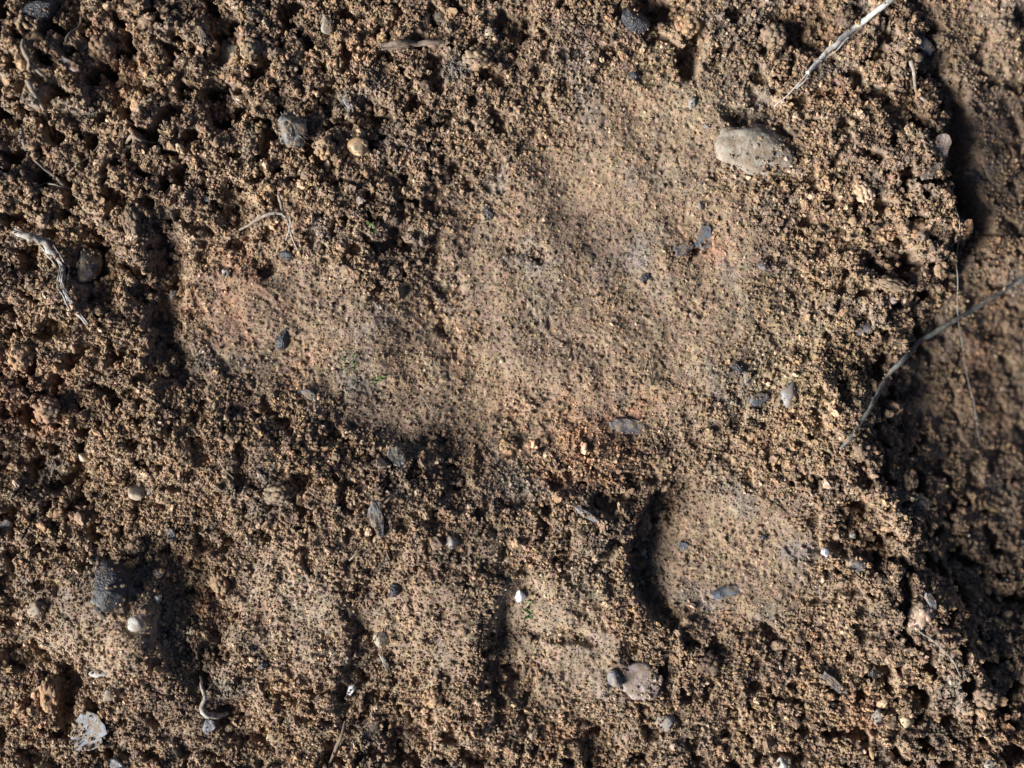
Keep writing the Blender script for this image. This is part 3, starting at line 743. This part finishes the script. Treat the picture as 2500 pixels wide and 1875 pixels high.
strand('root', [(318, 356, 4, 8), (338, 342, 7, 11), (362, 352, 5, 11), (385, 350, 4, 9), (408, 358, 2.5, 4)], 'root', 'pale fibrous root left of the bark flake and below it')
strand('root', [(2212, 158, 8, 10), (2220, 182, 6, 14), (2230, 206, 5.5, 14), (2246, 232, 5, 12), (2260, 250, 4, 6)], 'root', 'pale root stub with a bright knob below the slate chip')
wr = random.Random(5)
wpath = [(48, 570), (80, 580), (112, 590), (138, 618), (160, 650), (168, 690), (178, 728), (192, 756), (222, 794)]
wfib = []
for i in range(13):
    k0 = wr.randrange(0, 6); k1 = min(8, k0 + wr.randrange(2, 4))
    off = wr.uniform(-11, 11) * (1 if k0 < 4 else .5)
    wfib.append([(wpath[k][0] + off + wr.uniform(-5, 5), wpath[k][1] - off * .5 + wr.uniform(-5, 5), wr.uniform(1.2, 2.6), 6 + wr.uniform(0, 12)) for k in range(k0, k1 + 1)])
strand('white_root', [(48, 570, 6, 4), (80, 580, 11, 8), (112, 590, 12, 10), (138, 618, 10, 10), (160, 650, 6, 9), (168, 690, 4, 8), (178, 728, 4, 7), (192, 756, 6, 5), (222, 794, 3, 1)], 'rootwhite',
       'bright white frayed root running down the left edge', branches=wfib, wob=.5, flat=.5)
strand('arched_root', [(585, 562, 3, 4), (622, 545, 4.5, 14), (660, 528, 5, 22), (690, 526, 5, 22), (708, 542, 4, 16), (718, 586, 3.5, 6), (728, 612, 2.5, 0)], 'root', 'arched greyish root over the hollow above the left toe print',
       branches=[[(684, 478, 4, 8), (690, 500, 5.5, 14), (700, 530, 4, 20)]])
strand('white_root', [(492, 1648, 4, 6), (496, 1672, 6, 10), (508, 1694, 6, 12), (500, 1720, 8, 12), (512, 1740, 11, 12), (532, 1748, 10, 10), (552, 1748, 6, 4)], 'rootwhite', 'curled white root near the bottom left')
strand('twig', [(846, 1758, 5, 4), (838, 1785, 5.5, 9), (822, 1825, 5.5, 10), (806, 1862, 5, 9), (792, 1900, 5, 8)], 'rootbrown', 'thin purplish twig leaving the bottom edge', 'twig')
strand('twig', [(1590, 866, 2.4, 2), (1588, 890, 3, 3), (1592, 915, 3.4, 3), (1588, 942, 2.5, 1)], 'hair', 'thin black twig in the lower part of the pad print', 'twig')
strand('twig', [(862, 1360, 2, 4), (876, 1344, 3, 10), (890, 1332, 2, 6)], 'root', 'tiny pale stick left of the grey stone by the middle toe print', 'twig')
strand('twig', [(944, 1224, 3, 6), (956, 1212, 4, 10), (972, 1202, 3, 5)], 'rootbrown', 'tiny brown stick at the top of the long fibrous scrap', 'twig')
strand('root', [(545, 1115, 2.4, 3), (562, 1140, 2.6, 8), (584, 1164, 2, 4)], 'root', 'hair-thin root in the rough soil below the left toe')
strand('root', [(560, 215, 3, 5), (572, 238, 4, 10), (592, 262, 2.6, 4)], 'root', 'short pinkish root below the grooved bark flake')
strand('hair', [(2326, 455, 1.5, 10), (2334, 540, 1.6, 20), (2346, 640, 1.6, 26), (2362, 760, 1.6, 22), (2392, 880, 1.6, 14), (2412, 970, 1.6, 12), (2436, 1085, 1.5, 6)], 'hairpale', 'long fine pale hair hanging down the dark cleft at right', 'hair')
strand('hair', [(1768, 776, 1.3, 2), (1746, 792, 1.4, 6), (1740, 815, 1.4, 6), (1758, 838, 1.3, 2)], 'hair', 'short black curved hair on the right of the pad print', 'hair')
strand('hair', [(1030, 968, 1.4, 2), (1052, 1000, 1.5, 7), (1080, 1006, 1.4, 6), (1108, 990, 1.3, 2)], 'hairpale', 'fine curved fibre below the middle of the left floor', 'hair')
strand('root', [(2222, 1040, 2.6, 4), (2240, 1070, 3, 10), (2262, 1092, 3, 8), (2280, 1112, 2, 3)], 'rootbrown', 'orange brown rootlet in the shade below the long dark straw')
strand('root', [(2226, 1530, 2.4, 4), (2262, 1555, 2.6, 9), (2300, 1590, 2.4, 8), (2330, 1640, 2, 3)], 'hairpale', 'thin pale fibre on the rough soil at lower right')
strand('root', [(700, 590, 2, 6), (712, 560, 2.4, 14), (716, 530, 2, 20)], 'hairpale', 'fine fibre hanging from the arched root')

# ---- moss
def moss(x, y, w, h, nleaf, label):
    r = random.Random(int(x)); bm = bmesh.new(); c = Vector(W(x, y, top(x, y)))
    for i in range(nleaf):
        px = r.gauss(0, w); py = r.gauss(0, h); a = r.uniform(0, 6.28); ln = r.uniform(7, 13); wd = r.uniform(2.2, 3.4)
        z0 = top(x + px, y + py) - top(x, y) - 2
        d = Vector((math.cos(a), math.sin(a), 0)); s = Vector((-d.y, d.x, 0)); b = Vector((px, -py, z0)); up = Vector((0, 0, 1))
        m_ = b + d * ln * .5 + up * ln * .75; e = b + d * ln * 1.1 + up * ln * .9
        q = [b - s * wd * .6, b + s * wd * .6, m_ + s * wd, m_ - s * wd, e, m_ + up * -1.4 + d * .8]
        v = [bm.verts.new(p * S) for p in q]
        for f in ((0, 1, 2, 3), (3, 2, 4), (1, 0, 5), (0, 3, 5), (2, 1, 5), (3, 4, 5), (4, 2, 5)):
            bm.faces.new([v[k] for k in f])
    tag(link('moss_tuft', finish(bm, 'moss_tuft', False), MAT['moss'], None, c), label, 'moss')
moss(1292, 1492, 6, 14, 22, 'tiny green moss tuft below the brilliant white chip')
moss(856, 882, 12, 20, 26, 'faint green moss patch on the floor of the left toe print')
moss(908, 556, 6, 5, 10, 'small green moss speck on the ridge left of the pad print')
moss(918, 926, 8, 7, 12, 'faint green moss speck below the left toe moss patch')

# ---- larger clods one can tell apart
def clod_mesh(seed, k=70):
    r = random.Random(seed); bm = bmesh.new(); off = Vector((seed * 2.1, seed, 3.3))
    def blob(c, rad, sub, amp):
        res = bmesh.ops.create_icosphere(bm, subdivisions=sub, radius=1.0)
        o2 = off + c * 5
        for v in res['verts']:
            p = v.co.normalized()
            v.co = c + p * rad * (1 + amp * mnoise.noise(p * 1.7 + o2) + amp * .5 * mnoise.noise(p * 4 - o2))
    blob(Vector((0, 0, 0)), .80, 3, .45)
    for _ in range(k):
        d = Vector((r.gauss(0, 1), r.gauss(0, 1), r.gauss(.25, .8))).normalized()
        blob(d * (.78 + .5 * .45 * mnoise.noise(d * 1.7 + off) + r.uniform(-.08, .1)), r.uniform(.12, .26), 2, .35)
    me = finish(bm, 'soil_clod'); me.materials.append(M_CRUMB); return me
CLODM = [clod_mesh(s) for s in range(6)]
CLODS = [
    (2180, 612, 27, 26, 'cream coloured bell-shaped soil clod on the bank at right', .3),
    (2168, 697, 40, 18, 'flat cream soil clod below the bell-shaped one', .3),
    (800, 368, 24, 28, 'tan soil clod just left of the orange and cream pebble', .25),
    (2068, 40, 24, 24, 'soil clod above the long pale straw in the dark gap', .25),
    (1890, 88, 34, 36, 'large soil clod left of the long pale straw', .35),
    (1680, 60, 32, 34, 'large soil clod at the top right of the black oval stone', .35),
    (2466, 62, 40, 34, 'large soil clod in the top right corner', .35),
    (2310, 92, 26, 26, 'soil clod right of the dark slate chip', .3),
    (1165, 150, 36, 26, 'broad soil clod under the right end of the brown stalk', .35),
    (2238, 560, 34, 26, 'soil clod on the crest above the bell-shaped clod', .35),
    (2105, 470, 30, 24, 'soil clod on the bright slope right of the flat stone', .35),
    (335, 548, 22, 40, 'tall soil clod overhanging the left toe print', .3),
    (352, 262, 22, 34, 'soil clod standing right of the dark upper left hollow', .3),
    (268, 130, 34, 34, 'rough soil clod right of the pale blue chip', .35),
    (122, 1000, 34, 30, 'orange brown soil clod at the left edge', .3),
    (128, 1690, 24, 46, 'upright orange soil clod with a black shadow, lower left', .25),
    (690, 1198, 36, 26, 'soil clod on the rough ground below the left toe print', .35),
    (1570, 1292, 24, 40, 'soil clod on the sharp left rim of the deep toe print', .35),
    (2226, 1176, 26, 36, 'soil clod on the right bank below the dark straw', .3),
    (2262, 1232, 30, 24, 'cream soil clod right of the deep toe print', .3),
    (2092, 1098, 26, 22, 'soil clod at the lower end of the dark straw', .3),
    (2240, 1500, 40, 32, 'broad soil clod touching the pale blue chip at lower right', .35),
    (2400, 1700, 30, 34, 'soil clod near the right edge in the lower corner', .35),
    (1240, 1090, 22, 24, 'soil clod on the dark step under the pad print', .35),
    (340, 1330, 24, 22, 'soil clod above the black charred lump', .3),
    (540, 1420, 24, 34, 'soil clod right of the charred lump beyond its hollow', .35),
    (1060, 1700, 30, 26, 'soil clod left of the middle toe print floor', .35),
    (1730, 1620, 30, 34, 'soil clod right of the pink shell', .35),
    (620, 130, 26, 32, 'soil clod right of the grooved bark flake', .35),
    (60, 870, 30, 34, 'soil clod below the white root at the left edge', .35),
]
for i, (x, y, rx, ry, lab, sink) in enumerate(CLODS):
    o = bpy.data.objects.new('soil_clod', CLODM[i % 6]); COL.objects.link(o)
    rz = .8 * min(rx, ry)
    o.location = W(x, y, top(x, y) + rz * (1 - 2 * sink)); o.scale = (rx * S, ry * S, rz * S)
    o.rotation_euler = (random.uniform(-.2, .2), random.uniform(-.2, .2), random.uniform(-.3, .3) if max(rx, ry) > 1.3 * min(rx, ry) else random.uniform(0, 6.28))
    tag(o, lab, 'soil clod', 'larger clods on the crumbly soil'); KEEP.append((x, y, rx * .8, ry * .8, 0))


# ------------------------------------------------------------------ loose soil crumbs (nobody could count them)
def crumb_mesh(name, k, seed):
    r = random.Random(seed)
    bm = bmesh.new()
    parts = [(Vector((0, 0, 0)), 1.0 if k < 3 else .62)]
    for _ in range(k):
        d = Vector((r.uniform(-1, 1), r.uniform(-1, 1), r.uniform(-.6, 1))).normalized()
        parts.append((d * r.uniform(.5, .9), r.uniform(.35, .6) if k < 3 else r.uniform(.26, .46)))
    for i, (c, rad) in enumerate(parts):
        res = bmesh.ops.create_icosphere(bm, subdivisions=2, radius=1.0)
        off = Vector((seed * 1.7 + i * 3.1, seed * .9, i * 2.3))
        sx = Vector((r.uniform(.8, 1.15), r.uniform(.8, 1.15), r.uniform(.75, 1.1)))
        for v in res['verts']:
            p = v.co.normalized()
            d = 1 + .62 * mnoise.noise(p * 1.5 + off) + .42 * mnoise.noise(p * 3.4 - off)
            v.co = c + Vector((p.x * sx.x, p.y * sx.y, p.z * sx.z)) * d * rad
    bmesh.ops.scale(bm, vec=(S, S, S), verts=bm.verts)
    me = finish(bm, name, smooth=False); me.materials.append(M_CRUMB)
    return me
PROTO = bpy.data.collections.new('crumb_shapes')
for i in range(14):
    PROTO.objects.link(bpy.data.objects.new('crumb_shape_%02d' % i, crumb_mesh('crumb_shape', (0, 0, 0, 0, 1, 1, 2, 2, 5, 6, 7, 8, 9, 10)[i], i + 3)))

CELL = 4.0
cx0, cy0, cx1, cy1 = -300, -280, 2800, 2155
cw = int((cx1 - cx0) / CELL) + 1; chh = int((cy1 - cy0) / CELL) + 1
ccx, ccy = np.meshgrid(cx0 + CELL * (np.arange(cw) + .5), cy0 + CELL * (np.arange(chh) + .5))
PILE = sample(GH, ccx, ccy)
def layer(spacing, seed, keepf, rlo, rhi, power=1.6, sit=.35, stack=True):
    """one jittered sheet of crumbs; keepf(x, y, smooth) -> probability"""
    r = np.random.default_rng(seed)
    gx, gy = np.meshgrid(np.arange(cx0 + 5, cx1 - 5, spacing), np.arange(cy0 + 5, cy1 - 5, spacing))
    x = (gx + r.uniform(-.5, .5, gx.shape) * spacing).ravel(); y = (gy + r.uniform(-.5, .5, gy.shape) * spacing).ravel()
    x = np.clip(x, cx0 + 1, cx1 - 1); y = np.clip(y, cy0 + 1, cy1 - 1)
    sm = sample(GS, x, y)
    k = r.random(len(x)) < keepf(x, y, sm)
    x, y, sm = x[k], y[k], sm[k]
    rad = rlo + (rhi - rlo) * r.random(len(x)) ** power
    ok = np.ones(len(x), bool)
    onz = np.full(len(x), -1e9)
    for kk in KEEP:
        kx, ky, krx, kry, krot = kk[:5]
        near = np.nonzero((np.abs(x - kx) < krx + kry) & (np.abs(y - ky) < krx + kry))[0]
        if len(near) == 0: continue
        c, s = math.cos(math.radians(krot)), math.sin(math.radians(krot))
        u = ((x[near] - kx) * c + (y[near] - ky) * s) / krx; v = (-(x[near] - kx) * s + (y[near] - ky) * c) / kry
        d2 = u * u + v * v
        ins = near[d2 < 1.0]
        if len(kk) > 5 and rhi < 8:
            lucky = r.random(len(ins)) < kk[7] * (.4 + 1.2 * d2[d2 < 1.0])
            onz[ins[lucky]] = kk[5] + kk[6] * np.sqrt(1 - d2[d2 < 1.0][lucky])
            rad[ins[lucky]] *= .8
            ok[ins[~lucky]] = False
        else:
            ok[ins] = False
    x, y, sm, rad, onz = x[ok], y[ok], sm[ok], rad[ok], onz[ok]
    ix = ((x - cx0) / CELL).astype(int).clip(0, cw - 1); iy = ((y - cy0) / CELL).astype(int).clip(0, chh - 1)
    base = PILE[iy, ix] if stack else sample(GH, x, y)
    z = np.maximum(base + rad * sit, onz + rad * .15)
    if stack:
        np.maximum.at(PILE, (iy, ix), z + rad * .5)
        for dx, dy in ((1, 0), (-1, 0), (0, 1), (0, -1)):
            np.maximum.at(PILE, ((iy + dy).clip(0, chh - 1), (ix + dx).clip(0, cw - 1)), z + rad * .2)
    return x, y, z, rad, r
clump = lambda x, y: sstep(-.20, .35, fbm(x, y, 60, 3, 301))
inner = lambda x, y: np.where((x > -60) & (x < 2560) & (y > -60) & (y < 1935), 1.0, .55)
sets = [
    layer(6.0, 1, lambda x, y, s: (1 - s * s) * .9 * inner(x, y), 1.7, 4.6, 1.9),
    layer(8.0, 2, lambda x, y, s: (1 - s) * (.25 + .7 * clump(x, y)) * inner(x, y), 1.8, 6.0, 2.4),
    layer(9.0, 3, lambda x, y, s: (1 - s) * .85 * clump(x, y) ** 1.5 * inner(x, y), 2.0, 7.0, 2.4),
    layer(22., 4, lambda x, y, s: (1 - s) ** 2 * .5 * inner(x, y), 6., 13., 2.2, .3),
    layer(5.5, 5, lambda x, y, s: s * .7 * inner(x, y), 1.2, 3.0, 1.8, .0, False),
    layer(15., 6, lambda x, y, s: s * (.2 + .6 * clump(x * .7, y * .7 + 900)) * inner(x, y), 2.0, 5.4, 2.2, .2, False),
]
X_ = np.concatenate([s[0] for s in sets]); Y_ = np.concatenate([s[1] for s in sets])
Z_ = np.concatenate([s[2] for s in sets]); R_ = np.concatenate([s[3] for s in sets])
n = len(X_)
me = bpy.data.meshes.new('soil_crumbs')
me.vertices.add(n)
co = np.stack([(X_ - 1250) * S, (937.5 - Y_) * S, Z_ * S], -1).astype(np.float32)
me.vertices.foreach_set('co', co.ravel())
def attr(nm, typ, data, field):
    a = me.attributes.new(nm, typ, 'POINT'); a.data.foreach_set(field, data.ravel())
attr('turn', 'FLOAT_VECTOR', rng.uniform(-3.14, 3.14, (n, 3)).astype(np.float32), 'vector')
attr('grow', 'FLOAT_VECTOR', (R_[:, None] * rng.uniform(.6, 1.35, (n, 3))).astype(np.float32), 'vector')
pick = rng.integers(0, 8, n); big = R_ > 5.5; pick[big] = rng.integers(6, 14, int(big.sum()))
attr('shape', 'INT', pick.astype(np.int32), 'value')
crumbs = link('soil_crumbs', me, M_CRUMB)
crumbs['kind'] = 'stuff'; crumbs['label'] = 'loose brown soil crumbs covering the ground'; crumbs['category'] = 'soil'
ng = bpy.data.node_groups.new('scatter_crumbs', 'GeometryNodeTree')
ng.interface.new_socket('Geometry', in_out='INPUT', socket_type='NodeSocketGeometry')
ng.interface.new_socket('Geometry', in_out='OUTPUT', socket_type='NodeSocketGeometry')
gi = ng.nodes.new('NodeGroupInput'); go = ng.nodes.new('NodeGroupOutput')
iop = ng.nodes.new('GeometryNodeInstanceOnPoints')
ci = ng.nodes.new('GeometryNodeCollectionInfo'); ci.inputs['Collection'].default_value = PROTO
ci.inputs['Separate Children'].default_value = True; ci.inputs['Reset Children'].default_value = True
def named(nm, typ):
    a = ng.nodes.new('GeometryNodeInputNamedAttribute'); a.data_type = typ; a.inputs['Name'].default_value = nm
    return a.outputs['Attribute']
e2r = ng.nodes.new('FunctionNodeEulerToRotation')
lk = ng.links.new
lk(gi.outputs[0], iop.inputs['Points']); lk(ci.outputs[0], iop.inputs['Instance'])
iop.inputs['Pick Instance'].default_value = True
lk(named('shape', 'INT'), iop.inputs['Instance Index'])
lk(named('turn', 'FLOAT_VECTOR'), e2r.inputs[0]); lk(e2r.outputs[0], iop.inputs['Rotation'])
lk(named('grow', 'FLOAT_VECTOR'), iop.inputs['Scale'])
lk(iop.outputs[0], go.inputs[0])
md = crumbs.modifiers.new('scatter', 'NODES'); md.node_group = ng
print('crumbs', n, 'ground verts', len(V))
